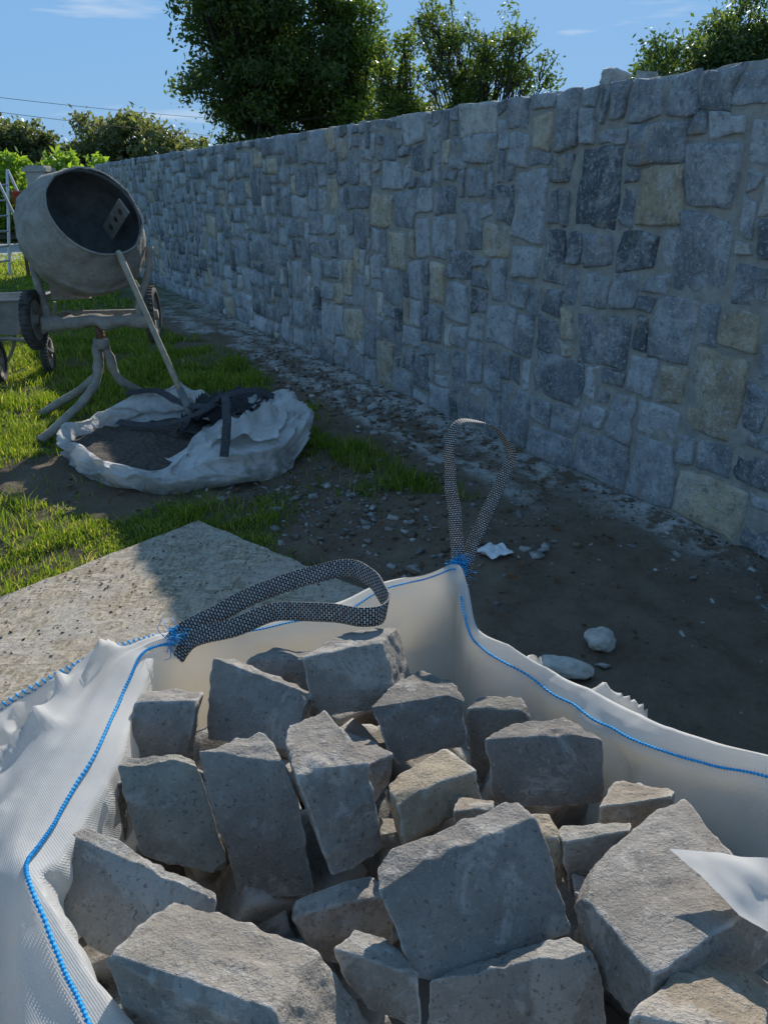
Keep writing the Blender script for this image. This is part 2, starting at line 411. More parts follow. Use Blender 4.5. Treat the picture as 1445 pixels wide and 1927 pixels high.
# ------------------------------------------------------------ grass
def blades(x,y,h,wd,z,cols):
    n=len(x);a=RNG.uniform(0,2*np.pi,n);lean=RNG.uniform(.1,.85,n)*h;b=RNG.uniform(0,2*np.pi,n)
    wx=np.cos(a)*wd;wy=np.sin(a)*wd;lx=np.cos(b)*lean;ly=np.sin(b)*lean
    V=np.zeros((n,5,3))
    V[:,0]=np.stack([x-wx,y-wy,z],-1);V[:,1]=np.stack([x+wx,y+wy,z],-1)
    V[:,2]=np.stack([x+wx*.8+lx*.35,y+wy*.8+ly*.35,z+h*.6],-1);V[:,3]=np.stack([x-wx*.8+lx*.35,y-wy*.8+ly*.35,z+h*.6],-1)
    V[:,4]=np.stack([x+lx,y+ly,z+h*.95],-1)
    i=np.arange(n)*5
    F=np.concatenate([np.stack([i,i+1,i+2],-1),np.stack([i,i+2,i+3],-1),np.stack([i+3,i+2,i+4],-1)])
    return V.reshape(-1,3),F,np.repeat(cols,5,0)
C1=np.array([.25,.33,.045]);C2=np.array([.09,.15,.025]);C3=np.array([.42,.37,.16])
allV=[];allF=[];allC=[];nv=0
for (x0,x1,y0,y1,N,hm,wm) in [(-3.2,1.0,2.3,5.2,120000,.058,.0023),(-5.5,.3,5.2,9.5,90000,.060,.0036),(-11,-1.5,9.5,20,60000,.07,.008)]:
    x=RNG.uniform(x0,x1,N);y=RNG.uniform(y0,y1,N);g,_=masks(x,y);d,s=dS(x,y)
    bc=np.array([-.932,3.394]);u=np.array([-.639,-.769]);v=np.array([.769,-.639])
    qa=(x-bc[0])*u[0]+(y-bc[1])*u[1];qb=(x-bc[0])*v[0]+(y-bc[1])*v[1]
    onb=(qa>.0)&(qb>0.)
    ins=np.hypot((x+1.33)/.72,(y-4.48)/.56)<1
    keep=(RNG.random(N)<g**1.6)&(d>.1)&~onb&~ins&(np.abs(x)<.62*y+.6)
    x=x[keep];y=y[keep];n=len(x)
    cl=1+.8*fbm(x*3,y*3,0,80)
    h=hm*RNG.uniform(.45,1.4,n)*np.clip(cl,.3,2.2);wd=wm*RNG.uniform(.7,1.3,n)
    t=np.clip(RNG.random((n,1))*.7+.3*(vn(x*2,y*2,0,85)[:,None]*.5+.5),0,1);cc=C1*t+C2*(1-t);cc=np.where(RNG.random((n,1))<.12,C3,cc)*RNG.uniform(.75,1.2,(n,1))
    V,F,Cc=blades(x,y,h,wd,gz(x,y),cc);allV.append(V);allF.append(F+nv);allC.append(Cc);nv+=len(V)
mk("grass",np.vstack(allV),np.vstack(allF),[MGR],None,False,col=np.vstack(allC))

# ------------------------------------------------------------ rubble chips
import bmesh
bm=bmesh.new();bmesh.ops.create_icosphere(bm,subdivisions=4,radius=1);bm.verts.ensure_lookup_table()
IV3=np.array([v.co[:] for v in bm.verts]);IF3=np.array([[v.index for v in f.verts] for f in bm.faces]);bm.free()
CUB=np.array([[x,y,z] for x in(-1,1) for y in(-1,1) for z in(-1,1)],float)
CUF=np.array([[0,1,3,2],[4,6,7,5],[0,4,5,1],[2,3,7,6],[0,2,6,4],[1,5,7,3]])
Vs=[];Fs=[];Cs=[];nv=0
def chip(x,y,sz,col,z=None):
    global nv
    R=rotm(RNG.uniform(-.4,.4),RNG.uniform(-.4,.4),RNG.uniform(0,6));sc=np.array([1,RNG.uniform(.45,.95),RNG.uniform(.2,.5)])*sz*.8
    V=(CUB*RNG.uniform(.45,1.15,(8,3))*sc)@R.T
    V+=np.array([x,y,(float(gz(np.array([x]),np.array([y]))[0]) if z is None else z)+sz*.15])
    Vs.append(V);Fs.append(CUF+nv);Cs.append(np.tile(col,(8,1)));nv+=8
def ccol():
    r=random.random()
    b=np.array((.25,.235,.215)) if r<.4 else (np.array((.40,.37,.33)) if r<.52 else np.array((.17,.127,.088)))
    return b*random.uniform(.55,1.15)
for i in range(1100):
    s=random.uniform(1.2,9);d=abs(random.gauss(0.1,.32))+.02
    p=s*AL+(D0-d)*NO;chip(p[0],p[1],random.uniform(.005,.016)*(2.0 if random.random()<.10 else 1),ccol())
for i in range(600):
    x=random.gauss(0,.42);y=random.gauss(3.5,.34);d,_=dS(x,y)
    if d>.05: chip(x,y,min(.045,.006+random.expovariate(1/.009)),ccol())
for i in range(420):
    x=random.gauss(-.45,.4);y=random.gauss(3.95,.22);chip(x,y,min(.035,.006+random.expovariate(1/.007)),ccol())
for i in range(600):
    s=random.uniform(.2,3.2);d=random.uniform(.05,2.4);p=s*AL+(D0-d)*NO;chip(p[0],p[1],random.uniform(.003,.011),ccol()*.8)
for i in range(340):
    s=random.uniform(3.8,7.5);d=random.uniform(.2,.8);p=s*AL+(D0-d)*NO;chip(p[0],p[1],random.uniform(.008,.042),ccol()*1.25)
for i in range(260):
    a_=random.uniform(.02,1.3);b_=abs(random.gauss(0,.5))+.02
    if b_>1.15: continue
    p=np.array([-.932,3.394])+np.array([-.639,-.769])*a_+np.array([.769,-.639])*b_;chip(p[0],p[1],random.uniform(.002,.008),ccol()*.8,z=.038)
for (x,y,sz) in [(.71,3.07,.05),(.77,3.18,.055),(.735,3.13,.04),(.66,3.12,.035),(-.33,3.94,.04),(-.06,3.6,.035),(.11,3.33,.03),(.03,2.99,.03),(1.395,3.3,.04),(1.14,2.4,.022),(1.36,2.66,.02),(.05,3.5,.04),(-.36,6.04,.08),(-.1,5.6,.07),(-.2,5.8,.06),(.785,2.21,.03)]:
    chip(x,y,sz,np.array((.38,.355,.32)))
mk("rubble",np.vstack(Vs),np.vstack(Fs),[MRUB],None,False,col=np.vstack(Cs))
Vs=[];Fs=[];nv=0
for i in range(460):
    x=random.uniform(-2.8,1.2);y=random.uniform(2.4,6)
    d,_=dS(x,y)
    if d<.1: continue
    z=float(gz(np.array([x]),np.array([y]))[0])+random.uniform(.005,.03);r=random.uniform(.008,.030);R=rotm(random.uniform(-.7,.7),random.uniform(-.7,.7),random.uniform(0,6))
    V=np.array([(-r,0,0),(0,-r*.5,r*.3),(r,0,0),(0,r*.5,r*.3)])@R.T+np.array((x,y,z));Vs.append(V);Fs.append([nv,nv+1,nv+2,nv+3]);nv+=4
mk("fallen_leaves",np.vstack(Vs),Fs,[simple("dead_leaf",(.09,.04,.02),(.26,.13,.06),40)])
def pebble(name,c,sx,sy,sz,rz,seed,mat):
    V=IV3*np.array((sx,sy,sz));x,y,z=IV3.T
    V=V*(1+.26*vn(x*1.4+seed,y*1.4,z*1.4,seed)+.12*vn(x*3,y*3,z*3,seed)+.03*vn(x*9,y*9,z*9,seed))[:,None]
    V=V@rotm(0,0,rz).T+np.array(c);mk(name,V,IF3,[mat],None,True)
pebble("field_stone",(.806,2.334,.025),.068,.054,.042,.9,1,MPALE)
pebble("field_stone.001",(.639,2.166,.015),.092,.05,.035,-.25,2,MPALE)
g1,g2=np.meshgrid(np.linspace(-1,1,14),np.linspace(-1,1,10),indexing='ij')
r=1-.12*(g2**2)*abs(g1);X=g1*.085*r*(1-.3*g2**2);Y=g2*.07*(1-.35*g1**2);Z=.028+.014*fbm(g1*2,g2*2,0,90)
V=np.stack([X,Y,Z],-1).reshape(-1,3)@rotm(0,0,-.15).T+np.array((.515,3.07,.0));idx=np.arange(140).reshape(14,10)
F=np.stack([idx[:-1,:-1],idx[1:,:-1],idx[1:,1:],idx[:-1,1:]],-1).reshape(-1,4)
mk("plastic_scrap",V,F,[MFOIL],None,True)

# ------------------------------------------------------------ OSB board
u=np.array([-.639,-.769]);v=np.array([.769,-.639]);bc=np.array([-.932,3.394])
na,nb=70,36;Vt=[];
for i in range(na+1):
    for j in range(nb+1):
        a=i/na*2.44;b=j/nb*1.22
        ea=(a if i else a+.008*vn(b*20,0,0,1));eb=(b if j else b+.008*vn(a*20,0,0,2))
        p=bc+u*ea+v*eb;Vt.append((p[0],p[1],.036+.006*float(vn(a*1.5,b*1.5,0,7))))
Vt=np.array(Vt);idx=np.arange((na+1)*(nb+1)).reshape(na+1,nb+1)
F=[list(f) for f in np.stack([idx[:-1,:-1],idx[:-1,1:],idx[1:,1:],idx[1:,:-1]],-1).reshape(-1,4)[:, ::-1]]
ring=list(idx[:,0])+list(idx[-1,1:])+list(idx[::-1,-1][1:])+list(idx[0,::-1][1:-1])
Vb=Vt[ring]-np.array((0,0,.022));n0=len(Vt);V=np.vstack([Vt,Vb]);m=len(ring)
for k in range(m): F.append([ring[k],ring[(k+1)%m],n0+(k+1)%m,n0+k])
mk("osb_board",V,F,[MOSB])

# ------------------------------------------------------------ bulk bag
bag=empty("bulk_bag")
fold=[(-.495,1.514,.58),(-.388,1.578,.56),(-.251,1.652,.555),(-.116,1.703,.56),(-.004,1.771,.575),(.113,1.792,.585),(.202,1.814,.61),(.227,1.757,.57),(.242,1.619,.52),(.308,1.520,.53),(.408,1.392,.545),(.483,1.278,.56),(.559,1.179,.575),(.636,1.115,.59),(.708,1.068,.60),(.846,.975,.62),
 (.93,.72,.63),(.9,.45,.63),(.6,.2,.62),(.2,.1,.62),(-.15,.18,.61),(-.36,.38,.60),
 (-.446,.572,.58),(-.502,.673,.58),(-.574,.818,.59),(-.613,.925,.575),(-.625,1.032,.565),(-.616,1.197,.56),(-.617,1.356,.56),(-.585,1.448,.57)]
inner=[(-.481,1.513,.53),(-.369,1.528,.52),(-.245,1.587,.52),(-.114,1.636,.52),(.004,1.737,.54),(.113,1.777,.55),(.194,1.79,.575),(.203,1.737,.54),(.221,1.596,.49),(.279,1.498,.49),(.386,1.355,.50),(.449,1.22,.52),(.531,1.139,.53),(.610,1.082,.545),(.695,1.034,.56),(.779,.92,.58),
 (.85,.70,.6),(.82,.50,.6),(.57,.28,.6),(.2,.19,.6),(-.1,.26,.6),(-.25,.44,.6),
 (-.312,.593,.60),(-.415,.682,.60),(-.526,.798,.60),(-.515,.852,.585),(-.501,.96,.575),(-.507,1.129,.565),(-.535,1.325,.555),(-.539,1.451,.55)]
extL=[(-.658,.585,.42),(-.775,.725,.42),(-.925,.923,.40),(-.99,1.089,.40),(-1.007,1.266,.40),(-.889,1.384,.45),(-.76,1.454,.50),(-.66,1.521,.52)]
ext=[(-.559,1.56,.53)]
cen=np.array((.1,1.0))
for f in fold[1:16]:
    d=np.array(f[:2])-cen;d/=np.linalg.norm(d);ext.append((f[0]+d[0]*.035,f[1]+d[1]*.035,f[2]-.2))
ext+=[(1.0,.75,.35),(.98,.38,.35),(.62,.1,.35),(.2,.0,.35),(-.3,.05,.4),(-.5,.35,.42)]+extL
fold=np.array(fold);inner=np.array(inner);ext=np.array(ext)
def inw(P,k): 
    Q=P.copy();Q[:,:2]=cen+(P[:,:2]-cen)*k;return Q
i1=inw(inner,.985);i1[:,2]-=.12;i2=inw(inner,.93);i2[:,2]=.22
gr=ext.copy();gr[:,:2]=cen+(ext[:,:2]-cen)*.97;gr[:,2]=0.0
e2=ext.copy();e2[:,:2]=cen+(ext[:,:2]-cen)*1.03;e2[:,2]=ext[:,2]*.5
m1=(inner+fold)/2;m1[:,2]+=.006
fe=(fold*.62+ext*.38);fe[:,2]-=.012
NS=480
rows=[catmull(R,NS,True) for R in (i2,i1,inner,m1,fold,fe,ext,e2,gr)]
full=[];tag=[];tf=[]
sub=[10,10,4,4,8,9,8,6]
for k in range(len(rows)-1):
    for q in range(sub[k]):
        t=q/sub[k];full.append(rows[k]*(1-t)+rows[k+1]*t);tag.append(k);tf.append(k+t)
full.append(rows[-1]);tag.append(8);tf.append(8)
G=np.array(full);x,y,z=G[...,0],G[...,1],G[...,2];tf=np.array(tf)[:,None]
amp=np.interp(tf,[0,1.6,2,4,4.4,5.2,6,6.3,8],[.020,.020,.008,.008,.014,.028,.008,.022,.02])
wr=fbm(x*4,y*4,z*6,200,3);wr2=ridge(vn(x*5+z*4,y*6-x*3,z*4,210),3)*2-.8;wr3=ridge(vn(x*13-y*5,y*11,z*7,211),4)*1.6-.5
dx=x-cen[0];dy=y-cen[1];dl=np.hypot(dx,dy)
dsp=amp*(wr+.6*wr2+.25*wr3)
zf_=sstep(tf,4.1,5.0)*(1-sstep(tf,5.6,6.0))
G[...,0]+=dx/dl*dsp;G[...,1]+=dy/dl*dsp;G[...,2]+=(.010*vn(x*7,y*7,z*2,220)+zf_*(.042*wr2+.022*wr3+.028*wr))*(z>.05)
nr2=len(G);idx=np.arange(nr2*NS).reshape(nr2,NS);nxt=np.roll(idx,-1,1)
F=np.stack([idx[:-1],nxt[:-1],nxt[1:],idx[1:]],-1).reshape(-1,4)
mk("fabric_walls",G.reshape(-1,3),F,[MBAG],bag,True)
# floor of the bag
fl=[[cen[0]+(p[0]-cen[0])*1.01,cen[1]+(p[1]-cen[1])*1.01,.225] for p in G[0][::6]]
mk("bag_floor",np.array(fl),[list(range(len(fl)))],[MBAG],bag)
hem_r=sum(sub[:2])
def stitch(path,r,name,mat,par):
    a=Acc();V,F=tube(path,[r*(1+.45*math.sin(i*1.7)) for i in range(len(path))],6);a.add(V,F);a.make(name,[mat],par,True)
def seg(i0,i1,row,dz=.004):
    th=G[hem_r+row];a=int(NS*i0/30);b=int(NS*i1/30);q=np.array([th[k%NS] for k in range(a,b)])+np.array((0,0,dz))
    for _ in range(4): q[1:-1]=(q[:-2]+q[1:-1]*2+q[2:])/4
    return catmull(q,len(q)*4)
stitch(seg(.3,6.1,3,.008),.0022,"hem_stitch_rear",MTHR,bag)
stitch(seg(7.1,20,1,.009),.0026,"hem_stitch_side",MTHR,bag)
stitch(seg(20.5,29.7,3,.008),.0030,"hem_stitch_left",MTHR,bag)
exr=catmull(ext[[22,23,24,25,26,27,28,29]].tolist()+[ext[0].tolist()],160)+np.array((0,0,.010))
V,F=tube(exr,.007,8);a=Acc();a.add(V,F);a.make("seam_piping",[MBAG],bag,True)
a=Acc()
for k in range(2,158,2):
    p=exr[k];t=exr[k+1]-exr[k-1];t/=np.linalg.norm(t);uu,vv=frame(t);pts=[]
    for q in range(9):
        an=2*math.pi*q/8;pts.append(p+.009*(math.cos(an)*uu+math.sin(an)*vv)+t*(q/8*.012))
    V,F=tube(pts,.0022,5);a.add(V,F)
a.make("seam_whip_stitch",[MTHR],bag,True)
def ribbon(name,P,wv,wd,n=120,parent=bag,mat=None,thick=.0035,seed=0):
    C=catmull(P,n);wv=np.array(wv,float);V=[];UV=[];L=0
    K=4
    offs=np.linspace(-.5,.5,K+1)
    for i in range(n):
        t=C[min(i+1,n-1)]-C[max(i-1,0)];t/=np.linalg.norm(t)
        w_=wv if wv.ndim==1 else None
        if w_ is None:
            f=i/(n-1)*(len(wv)-1);k=min(int(f),len(wv)-2);w_=wv[k]*(1-(f-k))+wv[k+1]*(f-k)
        w_=w_-t*np.dot(w_,t);w_/=np.linalg.norm(w_);nn=np.cross(t,w_)
        if i: L+=np.linalg.norm(C[i]-C[i-1])
        for side in (1,-1):
            for o in offs:
                V.append(C[i]+w_*o*wd+nn*side*thick/2+nn*.002*math.sin(L*60+seed)+w_*.0012*math.sin(L*37+seed*2));UV.append((o+.5,L/wd))
    M_=2*(K+1);F=[]
    for i in range(n-1):
        b=i*M_;c_=b+M_
        for k in range(K):
            F.append([b+k,b+k+1,c_+k+1,c_+k]);F.append([b+K+1+k+1,b+K+1+k,c_+K+1+k,c_+K+1+k+1])
        F.append([b,c_,c_+K+1,b+K+1]);F.append([b+K,b+2*K+1,c_+2*K+1,c_+K])
    return mk(name,V,F,[mat or MWEB],parent,True,uv=UV)
loop1=[(.206,1.87,.50),(.212,1.884,.577),(.203,1.933,.688),(.190,1.981,.80),(.186,1.999,.89),(.207,2.023,.943),(.250,2.029,.955),(.305,2.022,.942),(.360,1.998,.880),(.346,1.988,.814),(.306,1.96,.726),(.268,1.935,.645),(.238,1.902,.567),(.225,1.87,.50)]
ribbon("lifting_loop_upright",loop1,[(.7,-.6,.0),(.7,-.6,0),(.5,-.8,0),(.3,-.95,.1),(.5,-.8,0),(.75,-.65,0),(.8,-.6,0)],.042)
loop2=[(-.52,1.50,.54),(-.486,1.526,.575),(-.395,1.567,.61),(-.296,1.619,.64),(-.179,1.66,.66),(-.092,1.681,.67),(-.03,1.61,.675),(.003,1.528,.67),(-.001,1.456,.67),(-.051,1.445,.67),(-.153,1.496,.65),(-.261,1.545,.62),(-.359,1.51,.60),(-.462,1.504,.57),(-.50,1.49,.53)]
ribbon("lifting_loop_fallen",loop2,[(-.2,.5,.8),(-.2,.5,.8),(-.1,.6,.8),(.2,.3,.9),(0,.2,.95),(-.1,.5,.8),(-.2,.5,.8)],.045)
a=Acc()
for (c0,n) in (((.215,1.86,.585),46),((-.50,1.50,.575),46)):
    for i in range(n):
        p=np.array(c0)+RNG.normal(0,.010,3);q=p+RNG.normal(0,.02,3)+np.array((0,0,.006));m=(p+q)/2+RNG.normal(0,.01,3)
        V,F=tube([p,m,q],[.0012,.001,.0005],4);a.add(V,F)
for k in range(4):
    pts=[np.array((.213,1.872,.55+.014*k))+.022*np.array((math.cos(t),math.sin(t)*.6,.12*math.sin(t*2))) for t in np.linspace(0,6.3,14)]
    V,F=tube(pts,.0026,5);a.add(V,F)
a.make("corner_ties",[MTHR],bag,True)
g1,g2=np.meshgrid(np.linspace(0,1,16),np.linspace(0,1,12),indexing='ij')
c00,c10,c11,c01=[np.array(q) for q in [(.404,.771,.70),(.56,.745,.705),(.56,.60,.70),(.457,.665,.70)]]
V=((1-g1)*(1-g2))[...,None]*c00+(g1*(1-g2))[...,None]*c10+(g1*g2)[...,None]*c11+((1-g1)*g2)[...,None]*c01
V[...,2]+=.008*fbm(V[...,0]*18,V[...,1]*18,0,230)
idx=np.arange(16*12).reshape(16,12);F=np.stack([idx[:-1,:-1],idx[1:,:-1],idx[1:,1:],idx[:-1,1:]],-1).reshape(-1,4)
mk("torn_fabric_flap",V.reshape(-1,3),F,[MBAG],bag,True)

# ------------------------------------------------------------ blocks in the bag
pile=empty("stone_block_pile")
BL=[
("1",.66,.65,(-99,1434),(31,1461),(-5,1343),(-166,1279),(25,1269,556),(-149,1230,551)),
("2",.60,.60,(-336,1388),(-147,1265),(-158,1244),(-383,1373),(-193,1175,527),(-378,1263,473)),
("3",.57,.56,(-255,1479),(-162,1448),(-168,1416),(-320,1426),(-171,1362,502),(-304,1375,507)),
("4",.56,.56,(-529,1341),(-398,1337),(-392,1260),(-515,1255),(-416,1201,474),(-538,1194,469)),
("5",.585,.58,(-480,1085),(-366,1099),(-353,1078),(-488,1060),(-272,945,440),(-429,963,474)),
("6",.63,.62,(-315,1069),(-228,1116),(-173,1026),(-336,1046),(-120,907,447),(-253,912,414)),
("7",.66,.65,(-192,1104),(-113,1161),(-32,993),(-144,946),(2,920,532),(-85,872,529)),
("8",.61,.59,(79,1369),(142,1330),(162,1240),(-43,1190),(167,1184,527),(16,1132,523)),
("9",.58,.57,(-83,1202),(-34,1170),(16,1088),(-32,1060),(12,1067,540),(-19,1035,527)),
("10",.61,.60,(10,1005),(112,1097),(160,1019),(23,956),(173,989,562),(38,917,540)),
("11",.60,.59,(255,1177),(386,1200),(423,1123),(192,1113),(415,1052,507),(206,1042,509)),
("12",.56,.55,(203,1303),(300,1300),(309,1251),(175,1251),(261,1184,447),(182,1179,437)),
("13",.67,.66,(-8,792),(206,903),(231,858),(-5,750),(275,748,559),(44,657,576)),
("14",.63,.655,(284,798),(517,977),(526,720),(333,605),(534,694,564),(341,583,570)),
("15",.56,.56,(434,1071),(532,1044),(506,999),(374,974),(499,976,488),(369,954,490)),
("16",.59,.59,(290,922),(418,928),(400,898),(289,876),(355,860,504),(302,846,511)),
("17",.58,.575,(-498,929),(-259,800),(-251,784),(-522,908),(-293,696,504),(-554,830,516)),
("18",.64,.64,(-308,765),(-94,678),(-141,560),(-360,645),(-52,525,539),(-305,593,511)),
("19",.60,.59,(-38,726),(0,707),(48,652),(-68,693),(51,627,548),(-16,659,526)),
("20",.58,.58,(93,680),(260,727),(288,695),(63,659),(306,643,491),(54,616,502)),
("21",.56,.55,(304,853),(345,834),(360,768),(297,804),(374,738,487),(323,756,456)),
("22",.66,.66,(435,669),(488,625),(428,525),(285,554),(434,501,585),(285,529,583)),
("24",.53,.52,(-137,829),(-20,879),(15,837),(-150,795),(11,803,442),(-101,774,461)),
("25",.60,.60,(133,973),(190,971),(181,938),(118,930),(176,919,547),(122,910,545)),
("26",.60,.58,(247,935),(279,935),(284,888),(240,888),(284,867,522),(240,867,522)),
("27",.53,.52,(-557,1139),(-516,1169),(-487,1079),(-543,1007),(-489,1034,428),(-532,994,469)),
("28",.52,.52,(-22,1013),(36,1013),(40,965),(-7,953),(35,939,460),(-2,931,459)),
]
for i,(n,zb,zf,a,b,r,l,R_,L_) in enumerate(BL):
    q=lambda p,z:(p[0]/1000,p[1]/1000,z)
    dep=math.hypot((a[0]+b[0]-r[0]-l[0])/2000,(a[1]+b[1]-r[1]-l[1])/2000);tl=min(.026,dep*.22)
    zf2=zf+tl*.8;zb2=zb-tl
    V,F=hexa(q(a,zb2),q(b,zb2),q(r,zf2),q(l,zf2),[t/1000 for t in R_],[t/1000 for t in L_],N=40 if n in("13","14","18","6","7","17","1","20","22","11","5","2","8") else 24,seed=i*31)
    tn=random.uniform(.82,1.10);cc=np.array((tn,tn*random.uniform(.97,1.0),tn*random.uniform(.93,1.0)))
    if n in ("22","25","26","15","10"): cc=cc*np.array((1.28,1.15,.98))
    if n in ("8","11","12","27"): cc=cc*.70  # shade on these blocks is put into a darker tone
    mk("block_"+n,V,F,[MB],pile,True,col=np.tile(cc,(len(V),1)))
a=Acc()
for i in range(110):
    x=random.uniform(-.50,.66);y=random.uniform(.35,1.6)
    if y>1.35 and (x>.15 or x<-.4): continue
    if x>.45 and y>1.1: continue
    z=random.uniform(.28,.40);R=rotm(random.uniform(-.5,.5),random.uniform(-.5,.5),random.uniform(0,3));h=(random.uniform(.07,.11),random.uniform(.055,.08),random.uniform(.05,.07))
    P=[np.array((x,y,z))+R@(np.array(s_)*h) for s_ in [(-1,1,1),(1,1,1),(1,-1,1),(-1,-1,1),(1,-1,-1),(-1,-1,-1)]]
    V,F=hexa(*P,N=8,seed=500+i);a.add(V,F.tolist(),(.7,.68,.65))  # darker tone paints the shade of the deep gaps between blocks
a.make("lower_blocks",[MB],pile,True)

# ------------------------------------------------------------ half-empty sand sack
sack=empty("sand_sack")
gl=np.array([(-1.994,4.452,0),(-1.85,4.165,0),(-1.60,3.92,0),(-1.35,3.87,0),(-1.113,3.858,0),(-.80,3.98,0),(-.585,4.18,0),(-.56,4.6,0),(-.60,4.97,0),(-.85,5.00,0),(-1.25,5.08,0),(-1.7,5.02,0),(-1.93,4.75,0)])
sc=np.array((-1.45,4.45))
hz=np.array([.18,.21,.15,.17,.18,.21,.23,.25,.26,.25,.22,.27,.22])
kin=np.array([.92,.90,.90,.88,.76,.55,.40,.38,.45,.62,.84,.88,.92])
def sr(k,z):
    Q=gl.copy();Q[:,:2]=sc+(gl[:,:2]-sc)*np.array(k).reshape(-1,1)*np.ones((13,1));Q[:,2]=z;return Q
rows=[sr(.95,0*hz),sr(1.03,hz*.35),sr(1.02,hz*.75),sr(.985,hz*1.0),sr((.98+kin)/2,hz*1.0),sr(kin,hz*.85),sr(kin*.97,hz*.6),sr(kin*.96,hz*0+.05)]
NK=340
rows=[catmull(R,NK,True) for R in rows];full=[]
for k in range(len(rows)-1):
    for q in range(8): full.append(rows[k]*(1-q/8)+rows[k+1]*q/8)
full.append(rows[-1]);G=np.array(full);x,y,z=G[...,0],G[...,1],G[...,2]
r1=ridge(vn(x*3-y*2,y*3+x*2,z*7,310),5);r2=ridge(vn(x*5+z*8,y*5-x*3,z*12,311),5);r3=ridge(vn(x*10+z*10,y*10,z*16,312),4)
f=.035*fbm(x*3,y*3,z*5,300,2)+.065*r1+.045*r2+.024*r3-.045
dx=x-sc[0];dy=y-sc[1];dl=np.hypot(dx,dy)+1e-6;am=np.clip(z/.05,0.1,1)
G[...,0]+=dx/dl*f*am;G[...,1]+=dy/dl*f*am;G[...,2]+=am*(.08*vn(x*3.1,y*3.1,1,320)+.05*r1+.026*r2+.010*r3-.04)
idx=np.arange(len(G)*NK).reshape(len(G),NK);nxt=np.roll(idx,-1,1)
F=np.stack([idx[:-1],nxt[:-1],nxt[1:],idx[1:]],-1).reshape(-1,4)
mk("sack_fabric",G.reshape(-1,3),F,[MSACK],sack,True)
rr=np.linspace(0,1,14);gl2=catmull(sr(kin*1.02,.1),120,True);V=[]
for r in rr:
    for p in gl2:
        xx=sc[0]+(p[0]-sc[0])*r;yy=sc[1]+(p[1]-sc[1])*r;V.append((xx,yy,.105+.045*float(vn(xx*4,yy*4,0,5))+.016*float(vn(xx*20,yy*20,0,6))+.06*(1-r)))
idx=np.arange(14*120).reshape(14,120);nxt=np.roll(idx,-1,1);F=np.stack([idx[:-1],idx[1:],nxt[1:],nxt[:-1]],-1).reshape(-1,4)
mk("sand",V,F,[MSAND],sack,True)
g1,g2=np.meshgrid(np.linspace(0,1,90),np.linspace(0,1,70),indexing='ij')
c00,c10,c11,c01=[np.array(q) for q in [(-1.25,4.02,.13),(-.62,4.14,.21),(-.62,4.80,.23),(-.98,4.60,.21)]]
V=((1-g1)*(1-g2))[...,None]*c00+(g1*(1-g2))[...,None]*c10+(g1*g2)[...,None]*c11+((1-g1)*g2)[...,None]*c01
x,y=V[...,0].copy(),V[...,1].copy()
V[...,2]+=.07*np.sin(g1*np.pi)*np.sin(g2*np.pi)+.08*ridge(vn(x*5-y*4,y*2,0,330),5)+.05*ridge(vn(x*11,y*5+x*6,0,331),4)-.02
V[...,0]+=.03*vn(x*6,y*6,3,332);V[...,1]+=.03*vn(x*6,y*6,5,333)
idx=np.arange(6300).reshape(90,70);F=np.stack([idx[:-1,:-1],idx[1:,:-1],idx[1:,1:],idx[:-1,1:]],-1).reshape(-1,4)
mk("loose_fabric_fold",V.reshape(-1,3),F,[MSACK],sack,True)
ribbon("strap_a",[(-1.04,4.60,.30),(-.97,4.42,.40),(-.92,4.2,.38),(-.89,4.03,.32),(-.885,3.88,.20)],(.9,.2,.1),.05,40,sack,MBLACK)
ribbon("strap_b",[(-1.70,4.55,.20),(-1.5,4.45,.21),(-1.32,4.42,.23),(-1.15,4.42,.29),(-1.04,4.6,.33),(-.95,4.85,.34)],(.1,.8,.3),.05,50,sack,MBLACK)
ribbon("strap_c",[(-1.75,4.92,.29),(-1.55,4.95,.30),(-1.35,4.72,.29),(-1.15,4.55,.30),(-1.02,4.6,.35),(-.85,4.72,.36),(-.72,4.75,.31)],(.3,.7,.3),.05,50,sack,MBLACK)
g1,g2=np.meshgrid(np.linspace(0,1,40),np.linspace(0,1,30),indexing='ij')
c00,c10,c11,c01=[np.array(q) for q in [(-1.30,4.42,.17),(-1.0,4.45,.25),(-.68,4.90,.26),(-1.25,4.98,.24)]]
V=((1-g1)*(1-g2))[...,None]*c00+(g1*(1-g2))[...,None]*c10+(g1*g2)[...,None]*c11+((1-g1)*g2)[...,None]*c01
x,y=V[...,0].copy(),V[...,1].copy();V[...,2]+=.08*ridge(vn(x*8-y*4,y*6,0,340),4)+.04*ridge(vn(x*16,y*14,0,341),4)-.02
idx=np.arange(1200).reshape(40,30);F=np.stack([idx[:-1,:-1],idx[1:,:-1],idx[1:,1:],idx[:-1,1:]],-1).reshape(-1,4)
mk("dark_sack_contents",V.reshape(-1,3),F,[MBLACK],sack,True)  # crumpled black sheet added to stand in for the dark contents

